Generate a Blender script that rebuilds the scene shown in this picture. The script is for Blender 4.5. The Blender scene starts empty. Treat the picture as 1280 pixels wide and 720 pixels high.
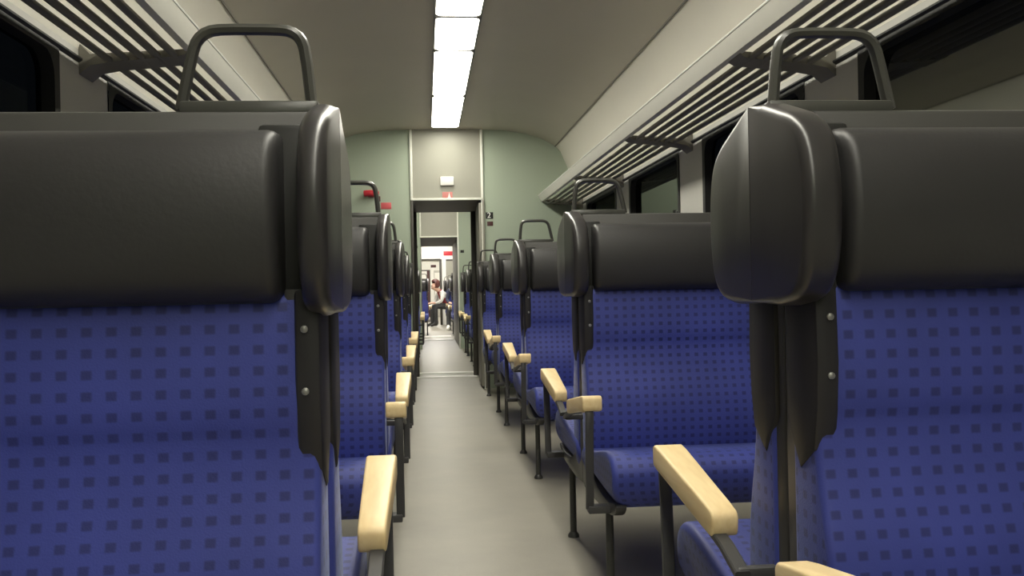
import bpy, bmesh, math, random
from mathutils import Vector, Matrix
random.seed(7)
C = bpy.context.scene.collection
PI = math.pi
S = 1.1            # final metres per layout unit (applied once, at the end)
H = 0.88           # camera height in layout units

# ------------------------------------------------------------------ materials
def mat(name, col, rough=0.5, metal=0.0, spec=0.5, var=0.0, scale=8.0, bump=0.0, bscale=200.0, emit=None, coat=0.0):
    m = bpy.data.materials.new(name); m.use_nodes = True
    nt = m.node_tree; N = nt.nodes; L = nt.links
    b = N['Principled BSDF']
    b.inputs['Base Color'].default_value = (*col, 1)
    b.inputs['Roughness'].default_value = rough
    b.inputs['Metallic'].default_value = metal
    b.inputs['Specular IOR Level'].default_value = spec
    b.inputs['Coat Weight'].default_value = coat
    tc = N.new('ShaderNodeTexCoord')
    if var > 0:
        n = N.new('ShaderNodeTexNoise'); n.inputs['Scale'].default_value = scale; n.inputs['Detail'].default_value = 4
        L.new(tc.outputs['Object'], n.inputs['Vector'])
        r = N.new('ShaderNodeMapRange'); r.inputs[1].default_value = .3; r.inputs[2].default_value = .7
        r.inputs[3].default_value = 1 - var; r.inputs[4].default_value = 1 + var
        L.new(n.outputs['Fac'], r.inputs[0])
        mx = N.new('ShaderNodeVectorMath'); mx.operation = 'SCALE'
        mx.inputs[0].default_value = col
        L.new(r.outputs[0], mx.inputs['Scale'])
        L.new(mx.outputs[0], b.inputs['Base Color'])
    if bump > 0:
        n2 = N.new('ShaderNodeTexNoise'); n2.inputs['Scale'].default_value = bscale
        L.new(tc.outputs['Object'], n2.inputs['Vector'])
        bp = N.new('ShaderNodeBump'); bp.inputs['Strength'].default_value = bump; bp.inputs['Distance'].default_value = .002
        L.new(n2.outputs['Fac'], bp.inputs['Height']); L.new(bp.outputs[0], b.inputs['Normal'])
    if emit:
        b.inputs['Emission Color'].default_value = (*emit[0], 1); b.inputs['Emission Strength'].default_value = emit[1]
    return m

def fabric(name, base, dot, pitch=(0.0278, 0.0248), size=0.44):
    """woven plush with a regular grid of small darker squares (from the UVs, which are in layout units)"""
    m = mat(name, base, 0.55, spec=0.4)
    nt = m.node_tree; N = nt.nodes; L = nt.links; b = N['Principled BSDF']
    uv = N.new('ShaderNodeUVMap'); uv.uv_map = 'UVMap'
    sep = N.new('ShaderNodeSeparateXYZ'); L.new(uv.outputs[0], sep.inputs[0])
    masks = []
    for k in range(2):
        d = N.new('ShaderNodeMath'); d.operation = 'DIVIDE'; d.inputs[1].default_value = pitch[k]; L.new(sep.outputs[k], d.inputs[0])
        fr = N.new('ShaderNodeMath'); fr.operation = 'FRACT'; L.new(d.outputs[0], fr.inputs[0])
        s = N.new('ShaderNodeMath'); s.operation = 'SUBTRACT'; s.inputs[1].default_value = .5; L.new(fr.outputs[0], s.inputs[0])
        a = N.new('ShaderNodeMath'); a.operation = 'ABSOLUTE'; L.new(s.outputs[0], a.inputs[0])
        r = N.new('ShaderNodeMapRange'); r.interpolation_type = 'SMOOTHSTEP'
        r.inputs[1].default_value = size/2 + .07; r.inputs[2].default_value = size/2 - .07
        L.new(a.outputs[0], r.inputs[0]); masks.append(r)
    mu = N.new('ShaderNodeMath'); mu.operation = 'MULTIPLY'
    L.new(masks[0].outputs[0], mu.inputs[0]); L.new(masks[1].outputs[0], mu.inputs[1])
    tc = N.new('ShaderNodeTexCoord')
    n = N.new('ShaderNodeTexNoise'); n.inputs['Scale'].default_value = 5; n.inputs['Detail'].default_value = 5
    L.new(tc.outputs['Object'], n.inputs['Vector'])
    r = N.new('ShaderNodeMapRange'); r.inputs[1].default_value = .3; r.inputs[2].default_value = .7; r.inputs[3].default_value = .85; r.inputs[4].default_value = 1.15
    L.new(n.outputs['Fac'], r.inputs[0])
    mix = N.new('ShaderNodeMix'); mix.data_type = 'RGBA'
    mix.inputs[6].default_value = (*base, 1); mix.inputs[7].default_value = (*dot, 1)
    L.new(mu.outputs[0], mix.inputs[0])
    sc = N.new('ShaderNodeVectorMath'); sc.operation = 'SCALE'; L.new(mix.outputs[2], sc.inputs[0]); L.new(r.outputs[0], sc.inputs['Scale'])
    L.new(sc.outputs[0], b.inputs['Base Color'])
    b.inputs['Sheen Weight'].default_value = .15; b.inputs['Sheen Roughness'].default_value = .4
    b.inputs['Sheen Tint'].default_value = (.6, .68, .95, 1)
    n2 = N.new('ShaderNodeTexNoise'); n2.inputs['Scale'].default_value = 350
    L.new(tc.outputs['Object'], n2.inputs['Vector'])
    bp = N.new('ShaderNodeBump'); bp.inputs['Strength'].default_value = .25; bp.inputs['Distance'].default_value = .002
    L.new(n2.outputs['Fac'], bp.inputs['Height']); L.new(bp.outputs[0], b.inputs['Normal'])
    return m

def wood(name):
    m = mat(name, (.8, .58, .27), .42, spec=.4)
    nt = m.node_tree; N = nt.nodes; L = nt.links; b = N['Principled BSDF']
    tc = N.new('ShaderNodeTexCoord'); mp = N.new('ShaderNodeMapping'); mp.inputs['Scale'].default_value = (40, 3, 40)
    L.new(tc.outputs['Object'], mp.inputs[0])
    n = N.new('ShaderNodeTexNoise'); n.inputs['Scale'].default_value = 2; n.inputs['Detail'].default_value = 5; L.new(mp.outputs[0], n.inputs['Vector'])
    cr = N.new('ShaderNodeValToRGB'); cr.color_ramp.elements[0].position = .3; cr.color_ramp.elements[1].position = .75
    cr.color_ramp.elements[0].color = (.78, .58, .30, 1); cr.color_ramp.elements[1].color = (.88, .70, .40, 1)
    L.new(n.outputs['Fac'], cr.inputs[0]); L.new(cr.outputs[0], b.inputs['Base Color'])
    return m

def floor_material(name):
    m = mat(name, (.3, .28, .235), .38, spec=.4)
    nt = m.node_tree; N = nt.nodes; L = nt.links; b = N['Principled BSDF']
    tc = N.new('ShaderNodeTexCoord')
    n = N.new('ShaderNodeTexNoise'); n.inputs['Scale'].default_value = 2.2; n.inputs['Detail'].default_value = 6; n.inputs['Roughness'].default_value = .6
    L.new(tc.outputs['Object'], n.inputs['Vector'])
    n2 = N.new('ShaderNodeTexNoise'); n2.inputs['Scale'].default_value = 160; L.new(tc.outputs['Object'], n2.inputs['Vector'])
    ad = N.new('ShaderNodeMath'); ad.operation = 'MULTIPLY_ADD'; ad.inputs[1].default_value = .18
    L.new(n2.outputs['Fac'], ad.inputs[0]); L.new(n.outputs['Fac'], ad.inputs[2])
    cr = N.new('ShaderNodeValToRGB'); cr.color_ramp.elements[0].position = .35; cr.color_ramp.elements[1].position = .85
    cr.color_ramp.elements[0].color = FLOOR_A; cr.color_ramp.elements[1].color = FLOOR_B
    L.new(ad.outputs[0], cr.inputs[0]); L.new(cr.outputs[0], b.inputs['Base Color'])
    r = N.new('ShaderNodeMapRange'); r.inputs[3].default_value = .3; r.inputs[4].default_value = .5
    L.new(n.outputs['Fac'], r.inputs[0]); L.new(r.outputs[0], b.inputs['Roughness'])
    return m
FLOOR_A = (.25, .235, .195, 1); FLOOR_B = (.36, .34, .285, 1)

def window_glass(name):
    """dark night-time pane: a clear coat of reflection over black outdoors"""
    m = bpy.data.materials.new(name); m.use_nodes = True
    nt = m.node_tree; N = nt.nodes; L = nt.links; N.clear()
    o = N.new('ShaderNodeOutputMaterial'); mx = N.new('ShaderNodeMixShader')
    tr = N.new('ShaderNodeBsdfTransparent'); tr.inputs[0].default_value = (.35, .37, .35, 1)
    gl = N.new('ShaderNodeBsdfGlossy'); gl.inputs['Roughness'].default_value = .03; gl.inputs['Color'].default_value = (.20, .21, .20, 1)
    fr = N.new('ShaderNodeFresnel'); fr.inputs[0].default_value = 1.27
    L.new(fr.outputs[0], mx.inputs[0]); L.new(tr.outputs[0], mx.inputs[1]); L.new(gl.outputs[0], mx.inputs[2]); L.new(mx.outputs[0], o.inputs[0])
    return m

LIGHT = 19.5
M = dict(
    blue=fabric('blue_checked_plush', (.044, .059, .29), (.024, .031, .155)),
    leather=mat('grey_leatherette', (.030, .029, .030), .42, spec=.4, var=.08, scale=6, bump=.15, bscale=120),
    wing=mat('grey_leatherette_gloss', (.032, .030, .031), .3, spec=.5, var=.06, scale=6),
    shell=mat('dark_grey_plastic', (.065, .063, .06), .45, spec=.4, var=.05),
    post=mat('charcoal_steel', (.052, .051, .052), .42, spec=.4, var=.05),
    handle=mat('grey_handle', (.06, .06, .054), .32, spec=.5, var=.04),
    leg=mat('dark_leg_steel', (.06, .06, .058), .4, metal=.3),
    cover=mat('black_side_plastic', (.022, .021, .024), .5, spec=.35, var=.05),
    bolt=mat('bolt_steel', (.28, .28, .27), .45, metal=.7),
    wood=wood('pale_beech'),
    floor=floor_material('beige_linoleum'),
    ceil=mat('beige_ceiling_panel', (.52, .49, .41), .5, spec=.3, var=.03, scale=1.5),
    cove=mat('cream_cove_panel', (.82, .79, .70), .5, spec=.3, var=.02, scale=1.5),
    wallgrey=mat('light_grey_wall_panel', (.52, .51, .475), .5, spec=.3, var=.03, scale=2),
    green=mat('pale_green_laminate', (.41, .475, .375), .42, spec=.35, var=.025, scale=1.5),
    taupe=mat('taupe_door_panel', (.36, .355, .30), .42, spec=.35, var=.025, scale=2),
    white=mat('white_laminate', (.85, .84, .80), .5, spec=.3, var=.02),
    strip=mat('white_edge_strip', (.85, .86, .78), .4, var=.02),
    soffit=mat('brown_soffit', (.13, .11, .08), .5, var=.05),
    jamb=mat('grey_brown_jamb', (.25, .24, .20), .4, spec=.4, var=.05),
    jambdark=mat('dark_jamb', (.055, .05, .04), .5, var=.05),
    brownwall=mat('brown_grey_panel', (.30, .25, .20), .5, var=.05),
    rail=mat('cream_rack_rail', (.66, .65, .585), .4, spec=.4, var=.02),
    bar=mat('bronze_grey_rack_bar', (.20, .19, .16), .45, spec=.3, var=.04),
    silver=mat('silver_threshold', (.85, .84, .80), .45, metal=.0, var=.04),
    black=mat('black_rubber', (.012, .012, .011), .6, var=.05),
    glass=window_glass('night_window_glass'),
    diff=mat('lit_diffuser', (.9, .9, .85), .5, emit=((1, .965, .83), LIGHT)),
    diff2=mat('lit_diffuser_bright', (.9, .9, .85), .5, emit=((1, .96, .88), LIGHT*1.25)),
    frame=mat('lamp_frame', (.12, .115, .10), .4, var=.02),
    red=mat('red_plastic', (.55, .03, .045), .4, var=.05),
    redlabel=mat('red_label', (.62, .10, .11), .5, var=.05),
    pink=mat('pale_red_sticker', (.62, .22, .20), .5, var=.05),
    maroon=mat('dark_red_plate', (.07, .02, .02), .5, var=.05),
    ink=mat('black_print', (.012, .012, .012), .5, var=.05),
    print_white=mat('white_print', (.85, .85, .82), .5, var=.02),
    skin=mat('skin', (.62, .38, .28), .55, var=.05),
    hair=mat('auburn_hair', (.09, .02, .015), .5, var=.15, scale=60),
    darkhair=mat('dark_hair', (.02, .015, .012), .5, var=.15, scale=60),
    redtop=mat('dark_red_top', (.22, .03, .035), .8, var=.1),
    greytop=mat('pale_grey_sleeve', (.60, .60, .57), .8, var=.1),
    trousers=mat('dark_trousers', (.03, .03, .032), .8, var=.1),
    navy=mat('navy_jacket', (.018, .022, .05), .8, var=.1),
    shoe=mat('white_shoe', (.85, .83, .76), .6, var=.05),
    darkshoe=mat('dark_shoe', (.03, .028, .026), .5, var=.05),
)

# ------------------------------------------------------------------ mesh helpers
def obj(name, bm, m, parent=None, smooth=True, angle=40):
    bmesh.ops.recalc_face_normals(bm, faces=bm.faces)
    me = bpy.data.meshes.new(name); bm.to_mesh(me); bm.free()
    for x in (m if isinstance(m, (list, tuple)) else [m]): me.materials.append(x)
    if smooth:
        for p in me.polygons: p.use_smooth = True
        me.set_sharp_from_angle(angle=math.radians(angle))
    o = bpy.data.objects.new(name, me); C.objects.link(o); o.parent = parent
    return o
def tag(o, label, cat, group=None):
    o['label'] = label; o['category'] = cat
    if group: o['group'] = group
    return o
def thing(name, label, cat, loc=(0, 0, 0), rz=0, group=None):
    o = bpy.data.objects.new(name, None); C.objects.link(o); o.location = loc; o.rotation_euler = (0, 0, rz)
    o.empty_display_size = .1
    return tag(o, label, cat, group)
def struct(name, bm, m, parent=None, **k):
    o = obj(name, bm, m, parent, **k)
    if parent is None: o['kind'] = 'structure'
    return o
def NB():
    bm = bmesh.new(); bm.loops.layers.uv.new('UVMap'); return bm
def box(bm, x0, x1, y0, y1, z0, z1, bev=0.0, seg=2):
    vs = [bm.verts.new((x, y, z)) for x in (x0, x1) for y in (y0, y1) for z in (z0, z1)]
    idx = [(0,1,3,2),(4,6,7,5),(0,4,5,1),(2,3,7,6),(0,2,6,4),(1,5,7,3)]
    fs = [bm.faces.new([vs[i] for i in f]) for f in idx]
    if bev > 0:
        es = list({e for f in fs for e in f.edges})
        bmesh.ops.bevel(bm, geom=es, offset=bev, segments=seg, profile=.5, affect='EDGES')
    return bm
def bx(x0, x1, y0, y1, z0, z1, bev=0.0, seg=2): return box(NB(), x0, x1, y0, y1, z0, z1, bev, seg)
def quad(bm, pts):
    f = bm.faces.new([bm.verts.new(p) for p in pts]); return f
def chaikin(p, it=2, closed=True):
    for _ in range(it):
        q = []; n = len(p)
        for i in range(n if closed else n-1):
            a, b = p[i], p[(i+1) % n]
            q.append(tuple(.75*u+.25*v for u, v in zip(a, b))); q.append(tuple(.25*u+.75*v for u, v in zip(a, b)))
        if not closed: q = [p[0]] + q + [p[-1]]
        p = q
    return p
def inset(p, d):
    n = len(p); A = sum(p[i][0]*p[(i+1) % n][1]-p[(i+1) % n][0]*p[i][1] for i in range(n))
    sg = 1 if A > 0 else -1; out = []
    for i in range(n):
        a, b, c = p[i-1], p[i], p[(i+1) % n]
        tx, ty = c[0]-a[0], c[1]-a[1]; l = math.hypot(tx, ty) or 1
        out.append((b[0]-sg*ty/l*d, b[1]+sg*tx/l*d))
    return out
def pillow(bm, prof, x0, x1, r=.01, n=4, vshift=0.0):
    """prism of a closed (y, z) profile along x with rounded ends; UV u = x, v = arc length"""
    uv = bm.loops.layers.uv.verify()
    secs = []
    sgn = 1 if x1 > x0 else -1
    for i in range(n+1):
        a = PI/2*i/n; secs.append((x0+sgn*r*(1-math.sin(a)), r*(1-math.cos(a))))
    secs = [(x0+sgn*r*(1-math.cos(PI/2*i/n)), r*(1-math.sin(PI/2*i/n))) for i in range(n+1)]
    secs += [(x1-(x-x0), d) for x, d in reversed(secs)]
    N = len(prof); arc = [0.0]
    for i in range(N): arc.append(arc[-1]+math.dist(prof[i], prof[(i+1) % N]))
    rings = []
    for x, d in secs:
        pr = inset(prof, d) if d > 1e-6 else prof
        rings.append([bm.verts.new((x, y, z)) for y, z in pr])
    for k in range(len(rings)-1):
        for i in range(N):
            j = (i+1) % N
            f = bm.faces.new((rings[k][i], rings[k][j], rings[k+1][j], rings[k+1][i]))
            us = [(secs[k][0], arc[i]), (secs[k][0], arc[i+1]), (secs[k+1][0], arc[i+1]), (secs[k+1][0], arc[i])]
            for l, u in zip(f.loops, us): l[uv].uv = (u[0], u[1]+vshift)
    for ring in (rings[0], rings[-1]):
        f = bm.faces.new(ring)
        for l in f.loops: l[uv].uv = (l.vert.co.y, l.vert.co.z)
    return bm
def tube(bm, pts, r, seg=8, closed=False, rx=None):
    """sweep a circle (or an ellipse r x rx) along the points"""
    pts = [Vector(p) for p in pts]; n = len(pts); rings = []
    up0 = None
    for i in range(n):
        if closed: t = pts[(i+1) % n]-pts[i-1]
        else: t = pts[min(i+1, n-1)]-pts[max(i-1, 0)]
        t.normalize()
        ref = Vector((0, 1, 0)) if abs(t.y) < .9 else Vector((0, 0, 1))
        u = t.cross(ref).normalized() if up0 is None else (up0 - t*up0.dot(t)).normalized()
        up0 = u; v = t.cross(u)
        rings.append([bm.verts.new(pts[i]+u*r*math.cos(2*PI*k/seg)+v*(rx or r)*math.sin(2*PI*k/seg)) for k in range(seg)])
    for i in range(n if closed else n-1):
        a, b = rings[i], rings[(i+1) % n]
        for k in range(seg): bm.faces.new((a[k], a[(k+1) % seg], b[(k+1) % seg], b[k]))
    if not closed: bm.faces.new(rings[0]); bm.faces.new(rings[-1])
    return bm
def ribbon(bm, pts, half, x0, x1):
    """flat bar: an open (y, z) path given thickness 2*half, extruded from x0 to x1"""
    n = len(pts); L, R = [], []
    for i in range(n):
        a, c = pts[max(i-1, 0)], pts[min(i+1, n-1)]
        tx, ty = c[0]-a[0], c[1]-a[1]; l = math.hypot(tx, ty)
        nx, ny = -ty/l*half, tx/l*half
        L.append((pts[i][0]+nx, pts[i][1]+ny)); R.append((pts[i][0]-nx, pts[i][1]-ny))
    return pillow(bm, L+R[::-1], x0, x1, r=.002, n=1)
def lathe(bm, prof, cx=0, cy=0, seg=16):
    rings = [[bm.verts.new((cx+r*math.cos(2*PI*k/seg), cy+r*math.sin(2*PI*k/seg), z)) for k in range(seg)] for r, z in prof]
    for a, b in zip(rings, rings[1:]):
        for k in range(seg): bm.faces.new((a[k], a[(k+1) % seg], b[(k+1) % seg], b[k]))
    bm.faces.new(rings[0]); bm.faces.new(rings[-1]); return bm
def copy_tree(o, parent=None):
    c = o.copy(); C.objects.link(c); c.parent = parent
    for ch in list(o.children): copy_tree(ch, c)
    return c

# ------------------------------------------------------------------ benches
W = .92            # bench width
# profiles in (s, z): s = distance forward from the plane where two benches stand back to back
back_prof = [(.03, .30), (.03, .62), (.03, .885), (.102, .885), (.110, .86), (.116, .78), (.117, .735), (.108, .70), (.118, .63), (.142, .55), (.152, .47), (.146, .395), (.12, .31)]
seat_prof = [(.03, .275), (.03, .385), (.14, .392), (.24, .402), (.36, .425), (.45, .437), (.505, .432), (.535, .405), (.54, .37), (.525, .325), (.48, .285), (.30, .27)]
head_prof = [(.02, .875), (.02, 1.068), (.05, 1.078), (.10, 1.077), (.135, 1.064), (.150, 1.03), (.156, .97), (.152, .91), (.138, .876), (.10, .866)]
wing_prof = [(.004, .855), (.004, 1.122), (.04, 1.118), (.09, 1.102), (.135, 1.087), (.17, 1.06), (.185, 1.01), (.186, .95), (.175, .895), (.145, .86), (.08, .852)]
post_prof = [(.001, .26), (.001, .885), (.106, .885), (.106, .70), (.106, .50), (.108, .40), (.14, .335), (.22, .30), (.40, .287), (.50, .31), (.515, .295), (.47, .266), (.38, .257), (.15, .25)]

def make_bench(mx, arm=True, hoop=True, right=None):
    """aisle end at x = 0, seat faces -y; mx = +1 grows to +x, -1 to -x"""
    X = lambda x: mx*x
    sy = lambda pr: [(-s, z) for s, z in pr]
    root = thing('train_bench', 'x', 'train seat')
    if right is None: right = mx > 0            # the two sides of the aisle differ a little
    hx = .030 if right else .040
    hd = -.016 if right else .008
    obj('back_shell', bx(*sorted((X(.012), X(W))), -.03, -.002, .24, 1.112, .006), M['shell'], root)
    obj('backrest', pillow(NB(), sy(chaikin(back_prof, 2)), X(.0), X(W), .012), M['blue'], root)
    cb = pillow(NB(), sy(chaikin(seat_prof, 2)), X(-.008), X(W), .016, 5)
    for v in cb.verts:                      # lower aisle corner of the cushion is rounded off
        if abs(v.co.x) < .05 and v.co.z < .36: v.co.x += mx*(.36-v.co.z)**2*7
    obj('seat_cushion', cb, M['blue'], root)
    obj('headrest', pillow(NB(), sy(chaikin(head_prof, 2)), X(hx), X(W), .016), M['leather'], root)
    obj('headrest_gap_shade', bx(*sorted((X(.0), X(hx+.03))), -.088, -.001, .872, 1.085, .006), M['black'], root)  # black filler: the shade in the channel between headrest and wing, as colour
    wb = pillow(NB(), sy(wing_prof[:2]+chaikin(wing_prof[2:], 2, closed=False)), X(-.040 if right else -.020), X(.008 if right else .014), .013, 4)
    for v in wb.verts:
        if v.co.y > -.02: v.co.y = -.001           # the two wings of a double seat meet flush
    wing = obj('headrest_wing', wb, M['wing'], root, angle=60)
    post = obj('side_frame', pillow(NB(), sy(post_prof[:3]+chaikin(post_prof[3:], 2, closed=False)), X(.004 if right else .010), X(.034 if right else .040), .004, 2), M['post'], root)
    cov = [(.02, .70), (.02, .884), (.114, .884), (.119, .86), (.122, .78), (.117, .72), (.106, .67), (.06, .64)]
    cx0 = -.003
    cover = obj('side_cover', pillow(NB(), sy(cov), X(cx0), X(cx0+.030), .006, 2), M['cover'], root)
    for z in (.838, .765):
        b = NB(); lathe(b, [(.0045, 0), (.0045, .003), (.002, .0045)], seg=10)
        bmesh.ops.rotate(b, matrix=Matrix.Rotation(PI/2, 3, 'X'), verts=b.verts)
        bmesh.ops.translate(b, vec=(X(cx0+.018), -.1205, z), verts=b.verts)
        obj('bolt', b, M['bolt'], cover)
    for xx in (.022, W-.06):
        b = NB(); lathe(b, [(.012, .012), (.011, .28)], X(xx), -.33, 12)
        lg = obj('leg', b, M['leg'], root)
        b = NB(); lathe(b, [(.02, 0), (.02, .008), (.013, .018)], X(xx), -.33, 14)
        obj('foot', b, M['leg'], lg)
    if arm:
        ax = -.043
        path = [(-.03, .475), (-.10, .497), (-.25, .522), (-.40, .548), (-.44, .550), (-.447, .535), (-.44, .48), (-.425, .28)]
        fr = obj('armrest_frame', ribbon(NB(), path, .006, X(ax-.018), X(ax+.004)), M['post'], root)
        box_b = NB(); box(box_b, *sorted((X(ax-.012), X(.02))), -.44, -.40, .268, .288, .003)
        obj('bracket', box_b, M['post'], fr)
        box_b = NB(); box(box_b, *sorted((X(ax-.012), X(.01))), -.048, -.03, .468, .484, .003)
        obj('bracket', box_b, M['post'], fr)
        top = [(-.124, .536), (-.134, .543), (-.25, .560), (-.36, .577), (-.44, .5885), (-.451, .586), (-.456, .579), (-.456, .553), (-.449, .546), (-.36, .534), (-.25, .517), (-.15, .502), (-.130, .502), (-.124, .512), (-.122, .528)]
        b = pillow(NB(), chaikin(top, 1), X(ax-.027), X(ax+.027), .0045, 3)
        for v in b.verts:            # a little narrower towards the backrest
            t = min(1, max(0, (-v.co.y-.12)/.3)); v.co.x = X(ax)+(v.co.x-X(ax))*(.76+.24*t)
        obj('armrest', b, M['wood'], root)
    if hoop:
        pts = [(.005, 1.115), (.012, 1.19), (.018, 1.208), (.03, 1.217), (.05, 1.219), (.115, 1.219), (.135, 1.216), (.148, 1.205), (.154, 1.188), (.170, 1.115)]
        pts = chaikin(pts, 1, closed=False)
        hb = tube(NB(), [(X(x+hd), -.014, z) for x, z in pts], .0075, 8, rx=.011)
        h = obj('grab_handle', hb, M['handle'], root)
        b = NB(); box(b, *sorted((X(hd-.004), X(hd+.170))), -.027, -.002, 1.104, 1.126, .004)
        obj('handle_base', b, M['handle'], h)
    return root
def remove_tree(o):
    for ch in list(o.children): remove_tree(ch)
    bpy.data.objects.remove(o)

XR, XL = .482, -.1275
protoR, protoL = make_bench(1), make_bench(-1)           # facing -y: right-hand side, left-hand side
protoRn, protoLn = make_bench(1, arm=False), make_bench(-1, arm=False)
protoRa, protoLa = make_bench(1, hoop=False, right=False), make_bench(-1, hoop=False, right=True)    # turned round they face +y
SIDE = {'R': 'black 2 sign side', 'L': 'red handle side'}
ORD = ['nearest', 'second', 'third', 'fourth', 'fifth']
def bench(side, U, face, label, arm=True, dx=0.0, group='blue train benches'):
    if face == 't': p = (protoR if arm else protoRn) if side == 'R' else (protoL if arm else protoLn)
    else: p = protoLa if side == 'R' else protoRa
    o = copy_tree(p)
    o.location = ((XR if side == 'R' else XL)+dx, U, 0)
    o.rotation_euler = (0, 0, 0 if face == 't' else PI)
    o['label'] = label; o['group'] = group
    return o
U0, D = 1.217, 1.676
for side in 'RL':
    for k in range(4):
        bench(side, U0+D*k, 't', f'{ORD[k]} blue bench facing the camera, {SIDE[side]} of the aisle')
        bench(side, U0+D*k, 'a', f'blue bench facing the far door, behind the {ORD[k]} one, {SIDE[side]}')
    bench(side, 7.93, 't', f'fifth blue bench facing the camera, against the green end wall, {SIDE[side]}', arm=False)
for side in 'RL':
    for k, U in enumerate((10.95, 12.6)):
        n = ('near', 'far')[k]
        bench(side, U, 't', f'small {n} bench beyond the first doorway facing the camera, {SIDE[side]}', dx=.04, group='benches beyond the first doorway')
        bench(side, U, 'a', f'small {n} bench beyond the first doorway facing away, {SIDE[side]}', dx=.04, group='benches beyond the first doorway')
for k, U in enumerate((18.2, 20.9)):
    bench('R', U, 't', f'tiny distant bench facing the camera, {("in front of", "under")[k]} the passenger in navy', dx=.03, group='benches in the distant white carriage')
    if k == 0: bench('R', U, 'a', 'tiny distant bench facing away, in front of the passenger in navy', dx=.03, group='benches in the distant white carriage')
bench('R', 22.95, 't', 'tiny distant bench under the auburn-haired passenger leaning into the aisle', arm=False, group='benches in the distant white carriage')
bench('L', 18.6, 't', 'tiny distant bench facing the camera, across the aisle from the navy passenger', dx=.17, group='benches in the distant white carriage')
bench('L', 18.6, 'a', 'tiny distant bench facing away, across the aisle from the navy passenger', dx=.17, group='benches in the distant white carriage')
for p in (protoR, protoL, protoRn, protoLn, protoRa, protoLa): remove_tree(p)

# ------------------------------------------------------------------ coach shell
XC = .165
HALF = 1.235
roof = [(0, 1.432), (.30, 1.431), (.55, 1.422), (.75, 1.392), (.90, 1.345), (1.02, 1.278)]
coveP = [(1.02, 1.278), (1.06, 1.245), (1.125, 1.09), (1.19, .93), (HALF, .78)]
YE = 8.2           # face of the end wall with the doorway
YB = -2.4
DX0, DX1, DZ = -.107, .519, H+.804       # doorway
def prism_y(bm, pts, y0, y1):
    a = [bm.verts.new((x, y0, z)) for x, z in pts]; b = [bm.verts.new((x, y1, z)) for x, z in pts]
    n = len(pts)
    for i in range(n): bm.faces.new((a[i], a[(i+1) % n], b[(i+1) % n], b[i]))
    bm.faces.new(a); bm.faces.new(b); return bm
def skin_strip(pts, t):      # thicken an open (x, z) line outwards
    out = []
    for i, (x, z) in enumerate(pts):
        a, c = pts[max(i-1, 0)], pts[min(i+1, len(pts)-1)]
        tx, tz = c[0]-a[0], c[1]-a[1]; l = math.hypot(tx, tz); s = 1
        nx, nz = -tz/l, tx/l
        if nx*(x-XC)+nz*1.0 < 0: nx, nz = -nx, -nz
        out.append((x+nx*t, z+nz*t))
    return pts+out[::-1]
def coach(y0, y1, ceil_m, cove_m, wall_m, floor_m, tagname):
    """floor, ceiling, two coves, two side walls with window openings"""
    line = [(XC-x, H+z) for x, z in reversed(roof)] + [(XC+x, H+z) for x, z in roof[1:]]
    struct('ceiling', prism_y(NB(), skin_strip(line, .03), y0, y1), ceil_m)
    for sg, nm in ((-1, 'left'), (1, 'right')):
        line = [(XC+sg*x, H+z) for x, z in coveP]
        # a thin shadow gap line between ceiling and cove
        struct('ceiling_cove_'+nm, prism_y(NB(), skin_strip(line, .03), y0, y1), cove_m)
struct('floor', bx(XC-1.5, XC+1.5, YB, 31.05, -.05, 0), M['floor'])
coach(YB, YE+.02, M['ceil'], M['cove'], M['wallgrey'], M['floor'], '')
for sg, nm in ((-1, 'left'), (1, 'right')):
    x, z = XC+sg*1.02, H+1.276
    b = NB(); tube(b, [(x, YB, z), (x, YE, z)], .006, 6); struct('trim_ceiling_joint_'+nm, b, M['bar'])

# the side walls: sill wall, top band, pillars; windows set between the pillars
PIL = [U0+D*k+.155 for k in range(-2, 5)]
PW = .215          # half width of a pillar
ZS, ZT = .80, H+.748
wn = 0
for sg, nm in ((-1, 'left'), (1, 'right')):
    xi = XC+sg*HALF
    X0, X1 = sorted((xi, xi+sg*.06))
    b = NB()
    box(b, X0, X1, YB, YE, 0, ZS); box(b, X0, X1, YB, YE, ZT, H+.80)
    for p in PIL:
        box(b, X0, X1, max(p-PW, YB), min(p+PW, YE), ZS, ZT)
    struct('wall_'+nm, b, M['wallgrey'], smooth=False)
    for a, c in zip(PIL, PIL[1:]):
        y0, y1 = a+PW, c-PW
        if y0 < YB: continue
        wn += 1
        # rubber frame with rounded corners
        fr = NB(); r = .06; ring_o, ring_i = [], []
        def rr(ya, yb, za, zb, rad):
            out = []
            for cy, cz, a0 in ((yb-rad, zb-rad, 0), (ya+rad, zb-rad, 90), (ya+rad, za+rad, 180), (yb-rad, za+rad, 270)):
                for k in range(6):
                    t = math.radians(a0+90*k/5); out.append((cy+rad*math.cos(t), cz+rad*math.sin(t)))
            return out
        o_, i_ = rr(y0-.004, y1+.004, ZS-.004, ZT+.004, .012), rr(y0+.035, y1-.035, ZS+.03, ZT-.03, .07)
        xa, xb = xi-sg*.004, xi+sg*.05
        ring = [[fr.verts.new((xx, y, z)) for y, z in q] for xx, q in ((xa, o_), (xa, i_), (xb, i_))]
        for k in range(2):
            n = len(o_)
            for i in range(n): fr.faces.new((ring[k][i], ring[k][(i+1) % n], ring[k+1][(i+1) % n], ring[k+1][i]))
        wf = struct(f'window_{wn}', fr, M['black'])
        g = NB(); quad(g, [(xi+sg*.035, y0+.03, ZS+.025), (xi+sg*.035, y1-.03, ZS+.025), (xi+sg*.035, y1-.03, ZT-.025), (xi+sg*.035, y0+.03, ZT-.025)])
        obj('pane', g, M['glass'], wf, smooth=False)
    b = NB(); box(b, *sorted((xi, xi-sg*.05)), YB, YE, 0, .13, .008); struct('baseboard_'+nm, b, M['wallgrey'])

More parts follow.
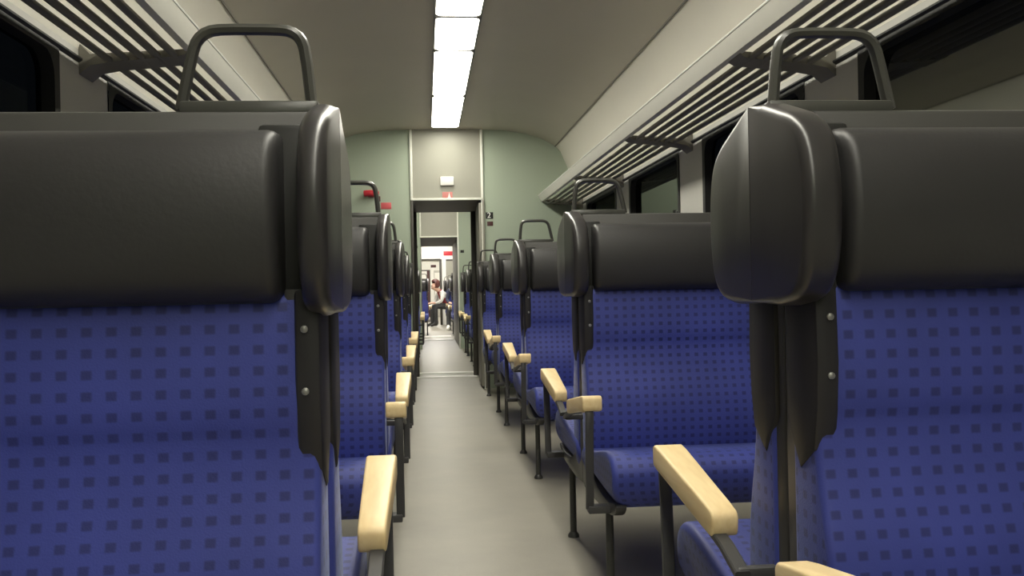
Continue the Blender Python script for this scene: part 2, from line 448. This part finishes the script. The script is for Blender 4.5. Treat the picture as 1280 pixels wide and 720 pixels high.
# rear wall of the carriage (behind the viewer)
def arch(extra=0.0):
    half = roof + coveP[1:]
    right = [(XC+x, H+z) for x, z in half]; left = [(XC-x, H+z) for x, z in reversed(half[1:])]
    return left, right
left_a, right_a = arch()
full = [(XC-HALF, 0)] + left_a + right_a + [(XC+HALF, 0)]
struct('wall_back', prism_y(NB(), full, YB-.05, YB), M['green'], smooth=False)

def arch_z(x):
    d = abs(x-XC); half = roof+coveP[1:]
    for (a, za), (c, zc) in zip(half, half[1:]):
        if a <= d <= c: return H+za+(zc-za)*(d-a)/(c-a)
    return H+.78
def end_wall(y, t, dx0, dx1, dz, m_side, m_head, strips=True):
    """a cross wall of three panels round a doorway: two side panels and the panel over the door"""
    def panel(x0, x1, zb):
        n = 16; xs = [x0+(x1-x0)*i/n for i in range(n+1)]
        return [(x0, zb)] + [(x, arch_z(x)+.004) for x in xs] + [(x1, zb)]
    struct('wall_end_left', prism_y(NB(), panel(XC-HALF, dx0, 0), y, y+t), m_side, smooth=False)
    struct('wall_end_right', prism_y(NB(), panel(dx1, XC+HALF, 0), y, y+t), m_side, smooth=False)
    struct('wall_end_header', prism_y(NB(), panel(dx0, dx1, dz), y-.012, y+t), m_head, smooth=False)
    if strips:
        for x in (dx0, dx1):
            struct('trim_door_panel', bx(x-.011, x+.011, y-.022, y-.0, dz if x == dx0 else 0, arch_z(x)-.002, .003), M['strip'])
        struct('trim_door_head', bx(dx0-.01, dx1+.01, y-.026, y, dz-.004, dz+.016, .003), M['strip'])
end_wall(YE, .05, DX0, DX1, DZ, M['green'], M['taupe'])

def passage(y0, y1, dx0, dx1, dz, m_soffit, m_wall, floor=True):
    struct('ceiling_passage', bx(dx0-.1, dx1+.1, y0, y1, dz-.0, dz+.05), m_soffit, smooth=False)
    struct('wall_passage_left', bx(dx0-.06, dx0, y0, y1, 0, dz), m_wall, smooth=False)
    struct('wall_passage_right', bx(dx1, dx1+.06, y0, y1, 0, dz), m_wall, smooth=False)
YP = 9.47
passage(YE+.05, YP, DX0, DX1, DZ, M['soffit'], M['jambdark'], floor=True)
# sliding door leaf pushed back along the right of the doorway and the door post
d1 = struct('door_1', bx(DX1-.035, DX1-.005, YE-.02, YE+.42, .02, DZ-.03, .006), M['jamb'])
obj('door_handle', bx(DX1-.05, DX1-.03, YE+.06, YE+.085, .85, 1.05, .004), M['jambdark'], d1)
struct('trim_door_post_right', bx(DX1-.004, DX1+.016, YE-.03, YE+.06, 0, DZ, .004), M['jamb'])
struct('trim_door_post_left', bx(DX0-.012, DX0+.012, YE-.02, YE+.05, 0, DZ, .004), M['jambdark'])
struct('trim_back_post_left', bx(DX0, DX0+.03, YP-.06, YP, 0, DZ, .003), M['jambdark'])
struct('trim_back_post_right', bx(DX1-.045, DX1, YP-.06, YP, 0, DZ, .003), M['jambdark'])
for k, y in enumerate((YP-.10, YP+.36)):
    tag(obj('threshold_strip', bx(DX0-.02, DX1+.02, y-.07, y+.07, -.01, .008, .004), M['silver']),
        ('nearer', 'farther')[k]+' bright metal strip across the floor of the first doorway', 'threshold', 'metal strips in the first doorway')

# ---- second carriage section, through the first doorway
Y2, Y2E, Y3 = YP, 13.9, 16.8
def shell(y0, y1, ceil_m, cove_m, wall_m):
    coach(y0, y1, ceil_m, cove_m, wall_m, M['floor'], '')
    for sg, nm in ((-1, 'left'), (1, 'right')):
        xi = XC+sg*HALF; X0, X1 = sorted((xi, xi+sg*.06))
        struct('wall_'+nm, bx(X0, X1, y0, y1, 0, H+.80), wall_m, smooth=False)
shell(Y2, Y2E, M['ceil'], M['cove'], M['wallgrey'])
E2 = (-.065, .50)
end_wall(Y2, .02, DX0, DX1, DZ, M['green'], M['green'], strips=False)
end_wall(Y2E, .05, E2[0], E2[1], DZ, M['green'], M['taupe'])
passage(Y2E+.05, Y3, E2[0], E2[1], DZ, M['soffit'], M['jamb'])
for k, y in enumerate((Y3-.3, Y3+.9)):
    tag(obj('threshold_strip', bx(E2[0]-.02, E2[1]-.03, y-.2, y+.2, -.01, .008, .004), M['silver']),
        ('nearer', 'farther')[k]+' metal strip across the floor of the second doorway', 'threshold', 'metal strips in the second doorway')
# ---- third, white and brightly lit section
Y3E, Y4 = 23.6, 25.5
shell(Y3, Y3E, M['white'], M['white'], M['white'])
end_wall(Y3, .02, E2[0], E2[1], DZ, M['white'], M['white'], strips=False)
E3 = (-.11, .39)
end_wall(Y3E, .05, E3[0], E3[1], DZ, M['white'], M['white'], strips=False)
for nm, a in (('left', (E3[0]-.02, E3[0]+.01)), ('right', (E3[1]-.03, E3[1]+.03))):
    struct('trim_far_door_'+nm, bx(a[0], a[1], Y3E-.03, Y3E+.05, 0, DZ, .003), M['jambdark'])
struct('trim_far_door_head', bx(E3[0], E3[1], Y3E-.03, Y3E+.05, DZ-.03, DZ+.01, .003), M['jambdark'])
passage(Y3E+.05, Y4, E3[0], E3[1], DZ, M['white'], M['white'])
w = struct(f'window_{wn+1}', bx(.53, .80, Y3E-.02, Y3E+.0, .95, DZ-.01, .003), M['jamb'])
obj('pane', bx(.545, .785, Y3E-.026, Y3E-.018, .97, DZ-.06), M['taupe'], w, smooth=False)
obj('window_head', bx(.53, .80, Y3E-.03, Y3E-.018, DZ-.045, DZ-.01), M['jambdark'], w, smooth=False)
# ---- fourth section, only its far wall shows
Y4E = 31.0
shell(Y4, Y4E, M['white'], M['white'], M['white'])
end_wall(Y4, .02, E3[0], E3[1], DZ, M['white'], M['white'], strips=False)
struct('wall_front', prism_y(NB(), full, Y4E, Y4E+.05), M['white'], smooth=False)
d2 = struct('door_2', bx(.28, .52, Y4E-.03, Y4E, 0, 1.56, .004), M['wallgrey'])
obj('pane', bx(.31, .49, Y4E-.036, Y4E-.028, .7, 1.48), M['white'], d2, smooth=False)
d3 = struct('door_3', bx(-.14, .16, Y4E-.03, Y4E, 0, 1.58, .004), M['jambdark'])
obj('pane', bx(-.12, .05, Y4E-.036, Y4E-.028, .5, 1.54), M['white'], d3, smooth=False)
obj('door_edge', bx(.06, .13, Y4E-.036, Y4E-.028, .02, 1.55), M['maroon'], d3, smooth=False)

# ------------------------------------------------------------------ ceiling lights
def light_panel(y0, y1, w, label, group, m=None, z=None, dx=.03):
    z = z or H+1.432
    t = thing('ceiling_light', label, 'ceiling light', (XC+dx, (y0+y1)/2, z), 0, group)
    h = (y1-y0)/2-.003
    b = NB()
    box(b, -w/2-.012, w/2+.012, -h, h, -.012, .0, .004)
    obj('light_frame', b, M['frame'], t)
    # rounded-corner diffuser, slightly bowed
    pts = []; r = .035; hh = h-.02; ww = w/2
    for cx, cy, a0 in ((ww-r, hh-r, 0), (-ww+r, hh-r, 90), (-ww+r, -hh+r, 180), (ww-r, -hh+r, 270)):
        for k in range(6):
            a = math.radians(a0+90*k/5); pts.append((cx+r*math.cos(a), cy+r*math.sin(a)))
    b = NB()
    top = [b.verts.new((x, y, -.012)) for x, y in pts]
    mid = [b.verts.new((x, y, -.0135)) for x, y in pts]
    bot = [b.verts.new((x*.97, y*.992, -.0155)) for x, y in pts]
    n = len(pts)
    for A, B in ((top, mid), (mid, bot)):
        for i in range(n): b.faces.new((A[i], A[(i+1) % n], B[(i+1) % n], B[i]))
    b.faces.new(bot); b.faces.new(top)
    obj('light_diffuser', b, m or M['diff'], t)
    return t
js = [8.03, 6.73, 5.45, 4.78]
while js[-1] > -2.0: js.append(js[-1]-1.29)
names_l = ['farthest ceiling light panel, just above the first doorway', 'second ceiling light panel from the first doorway', 'short ceiling light panel, third from the first doorway']
for i, (b_, a_) in enumerate(zip(js, js[1:])):
    light_panel(a_, b_, .228, names_l[i] if i < 3 else ('fourth ceiling light panel from the first doorway, cut by the picture edge' if i == 3 else 'ceiling light panel overhead, nearer than the picture edge'), 'ceiling light panels in the near carriage')
for y0, y1, m in ((9.9, 11.7, M['diff']), (11.7, 13.5, M['diff'])):
    light_panel(y0, y1, .228, 'ceiling light panel beyond the first doorway', 'ceiling lights beyond the first doorway', m)
for y0, y1 in ((17.2, 19.2), (19.2, 21.2), (21.2, 23.2)):
    light_panel(y0, y1, .26, 'bright ceiling light panel in the distant white carriage', 'ceiling lights in the white carriage', M['diff2'])
for y0, y1 in ((26, 28), (28, 30)):
    light_panel(y0, y1, .26, 'bright ceiling light panel in the farthest carriage', 'ceiling lights in the farthest carriage', M['diff2'])

# ------------------------------------------------------------------ luggage racks
def rack(sg, label):
    t = thing('luggage_rack', label, 'luggage rack', (XC, 0, 0))
    y0, y1 = YB, YE-.01
    P = lambda h, z: (sg*h, H+z)
    # front rail: sloped fascia with a rounded top edge
    prof = [P(.885, .778), P(.872, .800), P(.858, .832), P(.866, .838), P(.880, .832), P(.905, .79), P(.908, .775)]
    obj('front_rail', prism_y(NB(), prof, y0, y1), M['rail'], t, angle=25)
    bd = NB(); tube(bd, [(sg*.858, y0, H+.836), (sg*.858, y1, H+.836)], .004, 6); obj('rail_edge', bd, M['strip'], t.children[0])
    zz = lambda h: .778-.028*(h-.885)/.33
    for k in range(5):
        h = .938+.05*k
        b = NB(); prism_y(b, chaikin([P(h-.006, zz(h)-.015), P(h+.010, zz(h)-.017), P(h+.030, zz(h)-.003), P(h+.030, zz(h)+.012), P(h+.016, zz(h)+.014), P(h-.006, zz(h)-.002)], 1), y0, y1)
        obj('bar', b, M['bar'], t)
    h = 1.222
    b = NB(); prism_y(b, [P(h, zz(h)-.004), P(HALF-.001, zz(h)-.012), P(HALF-.001, zz(h)+.006), P(h, zz(h)+.002)], y0, y1)
    obj('wall_rail', b, M['black'], t)
    for p in [U0+D*k+.165 for k in range(-2, 5)]:
        b = NB()
        pts = [P(.90, zz(.9)-.004), P(.92, zz(.92)-.014), P(1.14, zz(1.14)-.016), P(1.20, zz(1.2)-.022), P(HALF-.001, zz(1.2)-.05), P(HALF-.001, zz(1.2)+.05), P(1.20, zz(1.2)+.014), P(.90, zz(.9)+.006)]
        prism_y(b, pts, p-.06, p+.06); obj('bracket', b, M['bar'], t, angle=50)
    # closed end plate at the cross wall
    b = NB(); prism_y(b, [P(.89, .775), P(HALF-.001, .745), P(HALF-.001, .80), P(.89, .80)], y1-.05, y1)
    obj('end_plate', b, M['bar'], t)
    return t
rack(1, 'slatted luggage rack with cream front rail under the ceiling, black 2 sign side')
rack(-1, 'slatted luggage rack with cream front rail under the ceiling, red handle side')

# ------------------------------------------------------------------ fittings on the end wall
def text(name, s, size, loc, m, parent=None, rx=PI/2):
    cu = bpy.data.curves.new(name, 'FONT'); cu.body = s; cu.size = size; cu.align_x = 'CENTER'; cu.align_y = 'CENTER'; cu.extrude = .0008
    o = bpy.data.objects.new(name, cu); C.objects.link(o)
    dg = bpy.context.evaluated_depsgraph_get(); me = bpy.data.meshes.new_from_object(o.evaluated_get(dg))
    bpy.data.objects.remove(o); bpy.data.curves.remove(cu)
    me.materials.clear(); me.materials.append(m)
    me.transform(Matrix.Translation(loc) @ Matrix.Rotation(rx, 4, 'X'))
    n = bpy.data.objects.new(name, me); C.objects.link(n); n.parent = parent
    return n
def at(px, py, Y):
    """point on the cross plane Y for a position read off the photograph when laying the scene out"""
    f = 1150.; yaw, pit, rol = .0936, .0012, -.0202
    c, s = math.cos(yaw), math.sin(yaw)
    fw = Vector((s*math.cos(pit), c*math.cos(pit), math.sin(pit))); r = Vector((c, -s, 0)); u = r.cross(fw)
    r2, u2 = math.cos(rol)*r+math.sin(rol)*u, math.cos(rol)*u-math.sin(rol)*r
    d = fw+r2*(px-640)/f-u2*(py-360)/f; d *= Y/d.y
    return d.x, H+d.z
def plate(name, label, cat, p0, p1, y, depth, m, bev=.004):
    (xa, za), (xb, zb) = at(*p0, y), at(*p1, y)
    return tag(obj(name, bx(min(xa, xb), max(xa, xb), y-depth, y, min(za, zb), max(za, zb), bev), m), label, cat)
# class number sign and the plate under it
(xa, za), (xb, zb) = at(607.3, 273.5, YE), at(616.3, 265.3, YE)
sg2 = tag(obj('class_sign', bx(xa, xb, YE-.004, YE, za, zb, .001), M['ink']), 'black square sign with white numeral 2 beside the first doorway', 'sign')
text('numeral', '2', (zb-za)*1.22, ((xa+xb)/2-.004, YE-.0048, (za+zb)/2), M['print_white'], sg2)
plate('notice_plate', 'small dark red plate under the black 2 sign', 'sign', (609, 282.5), (616.3, 276.8), YE, .004, M['maroon'], .001)
# white box and warning sticker over the door
yb = YE-.012
bx_ = plate('wall_box', 'small white box on the panel above the first doorway', 'box', (550.3, 232.2), (567, 221), yb, .03, M['white'], .006)
(xa, za), (xb, zb) = at(553, 248.6, yb), at(565.5, 239.8, yb)
st = tag(obj('warning_sticker', bx(xa, xb, yb-.002, yb, za, zb, .0005), M['pink']), 'pale red sticker with white triangle below the white box', 'sticker')
b = NB(); cx = xa+(xb-xa)*.68; hw = (xb-xa)*.17
v = [b.verts.new(p) for p in ((cx-hw, yb-.003, za+.004), (cx+hw, yb-.003, za+.004), (cx, yb-.003, zb-.004))]; b.faces.new(v)
obj('triangle_mark', b, M['print_white'], st, smooth=False)
# red emergency brake handle and its label on the left green panel
(xa, za), (xb, zb) = at(456, 247.5, YE), at(472.5, 238, YE)
eh = thing('emergency_handle', 'red emergency brake handle on the green end wall', 'emergency handle', ((xa+xb)/2, YE, (za+zb)/2))
w_, h_ = (xb-xa)/2, (zb-za)/2
b = NB(); box(b, -w_*.5, w_*.5, -.02, -.0, -h_*.8, h_*.8, .005); obj('handle_base', b, M['red'], eh)
b = NB(); tube(b, [(-w_, -.05, 0), (-w_*.6, -.055, h_*.1), (0, -.057, h_*.1), (w_*.6, -.055, 0), (w_, -.045, -h_*.2)], h_*.85, 10); obj('handle_grip', b, M['red'], eh)
b = NB(); box(b, w_*1.02, w_*1.35, -.02, 0, -h_*2.0, -h_*.6, .003); obj('handle_pin', b, M['maroon'], eh)
plate('red_label', 'small pale red label below the red emergency handle', 'sign', (476.3, 261.5), (489, 253.2), YE, .003, M['redlabel'], .001)
# same kind of fittings in the next sections
plate('small_sign', 'tiny dark sign on the green wall beyond the first doorway', 'sign', (575.5, 316), (580, 312.5), Y2E, .004, M['ink'], .001)
plate('small_sign', 'tiny dark mark on the pale wall strip by the first doorway frame', 'sign', (517.5, 310.5), (522, 307.5), Y2E, .004, M['ink'], .001)
plate('red_sign', 'bright red sign on the distant white wall above the far doorway', 'sign', (554.5, 319.5), (566, 314), Y3E, .01, M['red'], .002)
plate('red_sign', 'tiny dark red sign on the farthest white wall', 'sign', (538.5, 334.5), (545, 331), Y4E, .01, M['maroon'], .002)

# ------------------------------------------------------------------ passengers (far away, seated)
def person(name, label, loc, rz, J, mats, hair_m, group=None):
    """J: joints -> position; one skinned body, hair as its child"""
    R = dict(pelvis=.12, belly=.115, chest=.125, neckb=.07, neck=.047, head0=.07, head1=.092, head2=.07,
             shL=.06, elL=.042, wrL=.028, paL=.034, shR=.06, elR=.042, wrR=.028, paR=.034,
             hiL=.088, knL=.06, anL=.042, heL=.04, toL=.033, hiR=.088, knR=.06, anR=.042, heR=.04, toR=.033, nose=.016)
    B = [('pelvis', 'belly', 'top'), ('belly', 'chest', 'top'), ('chest', 'neckb', 'top'), ('neckb', 'neck', 'skin'), ('neck', 'head0', 'skin'), ('head0', 'head1', 'skin'), ('head1', 'head2', 'skin'), ('head0', 'nose', 'skin')]
    for s in 'LR':
        B += [('chest', 'sh'+s, 'sleeve'), ('sh'+s, 'el'+s, 'sleeve'), ('el'+s, 'wr'+s, 'sleeve'), ('wr'+s, 'pa'+s, 'skin'),
              ('pelvis', 'hi'+s, 'leg'), ('hi'+s, 'kn'+s, 'leg'), ('kn'+s, 'an'+s, 'leg'), ('an'+s, 'he'+s, 'shoe'), ('an'+s, 'to'+s, 'shoe')]
    J = {k: Vector(v) for k, v in J.items()}
    for s in 'LR':                       # five fingers per hand
        d = (J['pa'+s]-J['wr'+s]).normalized(); side = d.cross(Vector((0, 0, 1))).normalized()
        for i, (off, ln) in enumerate(((-.027, .07), (-.01, .085), (.01, .08), (.026, .06))):
            k = f'f{i}{s}'; J[k+'a'] = J['pa'+s]+side*off+d*.03; J[k] = J['pa'+s]+side*off+d*ln-Vector((0, 0, .02))
            R[k+'a'] = .0095; R[k] = .008; B += [('pa'+s, k+'a', 'skin'), (k+'a', k, 'skin')]
        k = 'th'+s; J[k] = J['pa'+s]-side*.05+d*.015; R[k] = .01; B.append(('pa'+s, k, 'skin'))
    keys = list(J); me = bpy.data.meshes.new(name)
    me.from_pydata([J[k] for k in keys], [(keys.index(a), keys.index(b)) for a, b, _ in B], [])
    o = bpy.data.objects.new(name, me); C.objects.link(o)
    md = o.modifiers.new('s', 'SKIN'); md.use_smooth_shade = True
    for i, k in enumerate(keys):
        me.skin_vertices[0].data[i].radius = (R[k], R[k]); me.skin_vertices[0].data[i].use_root = (k == 'pelvis')
    sb = o.modifiers.new('u', 'SUBSURF'); sb.levels = 1; sb.render_levels = 1
    dg = bpy.context.evaluated_depsgraph_get(); me2 = bpy.data.meshes.new_from_object(o.evaluated_get(dg))
    bpy.data.objects.remove(o); bpy.data.meshes.remove(me)
    me2.materials.clear(); slots = ['top', 'sleeve', 'leg', 'skin', 'shoe']
    for s in slots: me2.materials.append(mats[s])
    for p in me2.polygons:
        c = p.center; best = None
        for a, b, kind in B:
            A, Bv = J[a], J[b]; ab = Bv-A; t = max(0, min(1, (c-A).dot(ab)/max(ab.length_squared, 1e-9)))
            d = (c-(A+ab*t)).length-(R[a]*(1-t)+R[b]*t)
            if best is None or d < best[0]: best = (d, kind)
        p.material_index = slots.index(best[1]); p.use_smooth = True
    me2.name = name
    o = bpy.data.objects.new(name, me2); C.objects.link(o); o.location = loc; o.rotation_euler = (0, 0, rz)
    tag(o, label, 'person', group)
    # hair: a cap over the back and top of the head
    b = NB(); bmesh.ops.create_icosphere(b, subdivisions=3, radius=1)
    hc = (J['head1']*.6+J['head2']*.4); fwd = (J['nose']-J['head0']); fwd.z = 0; fwd.normalize()
    for v in b.verts:
        q = v.co.copy(); v.co = hc+Vector((q.x*.115, q.y*.115, q.z*.125))-fwd*.022+Vector((0, 0, .012))
    kill = [v for v in b.verts if (v.co-hc).dot(fwd) > .035 and v.co.z < hc.z+.05 or v.co.z < hc.z-.11]
    bmesh.ops.delete(b, geom=kill, context='VERTS')
    obj('hair', b, hair_m, o)
    # eyes, mouth and ears
    side = fwd.cross(Vector((0, 0, 1)))
    for sgn in (-1, 1):
        b = NB(); bmesh.ops.create_icosphere(b, subdivisions=1, radius=.011, matrix=Matrix.Translation(J['head1']*.75+J['head0']*.25+fwd*.075+side*sgn*.032)); obj('eye', b, M['ink'], o)
    b = NB(); bmesh.ops.create_icosphere(b, subdivisions=2, radius=.02, matrix=Matrix.Translation(J['head0']+fwd*.058-Vector((0, 0, .012))) @ Matrix.Diagonal((1, 1, .35, 1))); obj('mouth', b, M['redlabel'], o)
    return o
# seated pose facing -y, origin on the floor under the hips; z in layout units
def seated(lean=.0, hand_z=.56, stretch=0.0, drop=0.0):
    J = dict(pelvis=(0, 0, .50), belly=(0, -.03-lean*.25, .64), chest=(0, -.03-lean*.6, .82), neckb=(0, -.02-lean*.85, .95), neck=(0, -.03-lean, 1.0),
        head0=(0, -.05-lean*1.1, 1.06), head1=(0, -.05-lean*1.2, 1.13), head2=(0, -.04-lean*1.2, 1.19), nose=(0, -.145-lean*1.2, 1.085),
        shL=(-.165, -.03-lean*.75, .89), elL=(-.21, -.10-lean*.7, .66), wrL=(-.12, -.28-lean*.5, hand_z), paL=(-.08, -.35-lean*.5, hand_z),
        shR=(.165, -.03-lean*.75, .89), elR=(.21, -.10-lean*.7, .66), wrR=(.12, -.28-lean*.5, hand_z), paR=(.08, -.35-lean*.5, hand_z),
        hiL=(-.09, -.05, .49), knL=(-.11, -.43, .50), anL=(-.11, -.42-stretch, .08), heL=(-.11, -.38-stretch, .045), toL=(-.12, -.58-stretch, .035),
        hiR=(.09, -.05, .49), knR=(.11, -.43, .50), anR=(.11, -.42-stretch*.6, .08), heR=(.11, -.38-stretch*.6, .045), toR=(.12, -.58-stretch*.6, .035))
    for k in J:
        f = dict(chest=.4, neckb=.75, neck=.9, head0=1, head1=1, head2=1, nose=1.15, shL=.6, shR=.6, elL=.3, elR=.3).get(k, 0)
        J[k] = (J[k][0], J[k][1], J[k][2]-drop*f)
    return J
PERSON_A = person('person', 'seated person with auburn hair, dark red top and pale grey sleeves leaning into aisle', (.60, 22.55, 0), -PI/2+.35,
    seated(lean=.30, hand_z=.58, drop=.12), dict(top=M['redtop'], sleeve=M['greytop'], leg=M['trousers'], skin=M['skin'], shoe=M['darkshoe']), M['hair'])
PERSON_B = person('person', 'seated person with dark hair, navy jacket and white shoes beside the aisle', (.70, 20.62, 0), -.2,
    seated(lean=.05, hand_z=.60, stretch=.1), dict(top=M['navy'], sleeve=M['navy'], leg=M['trousers'], skin=M['skin'], shoe=M['shoe']), M['darkhair'])

# ------------------------------------------------------------------ world, scale, camera
wd = bpy.data.worlds.new('night'); bpy.context.scene.world = wd; wd.use_nodes = True
wd.node_tree.nodes['Background'].inputs[0].default_value = (.004, .005, .007, 1)
wd.node_tree.nodes['Background'].inputs[1].default_value = 1.0

done = set()
for o in list(C.objects):
    o.location = o.location*S
    if o.type == 'MESH' and o.data.name not in done:
        done.add(o.data.name); o.data.transform(Matrix.Scale(S, 4))

cam_d = bpy.data.cameras.new('camera'); cam = bpy.data.objects.new('camera', cam_d); C.objects.link(cam)
cam_d.sensor_width = 36; cam_d.lens = 1150/1280*36; cam_d.clip_start = .02; cam_d.clip_end = 200
yaw, pit, rol = .0936, .0012, -.0202
c, s = math.cos(yaw), math.sin(yaw)
fw = Vector((s*math.cos(pit), c*math.cos(pit), math.sin(pit))); r = Vector((c, -s, 0)); u = r.cross(fw)
r2, u2 = math.cos(rol)*r+math.sin(rol)*u, math.cos(rol)*u-math.sin(rol)*r
cam.matrix_world = Matrix(((r2.x, u2.x, -fw.x, 0), (r2.y, u2.y, -fw.y, 0), (r2.z, u2.z, -fw.z, H*S), (0, 0, 0, 1)))
sc = bpy.context.scene; sc.camera = cam
sc.view_settings.view_transform = 'Standard'; sc.view_settings.look = 'None'; sc.view_settings.exposure = 0.0
sc.cycles.use_denoising = True
sc.cycles.max_bounces = 8; sc.cycles.diffuse_bounces = 6; sc.cycles.sample_clamp_indirect = 6
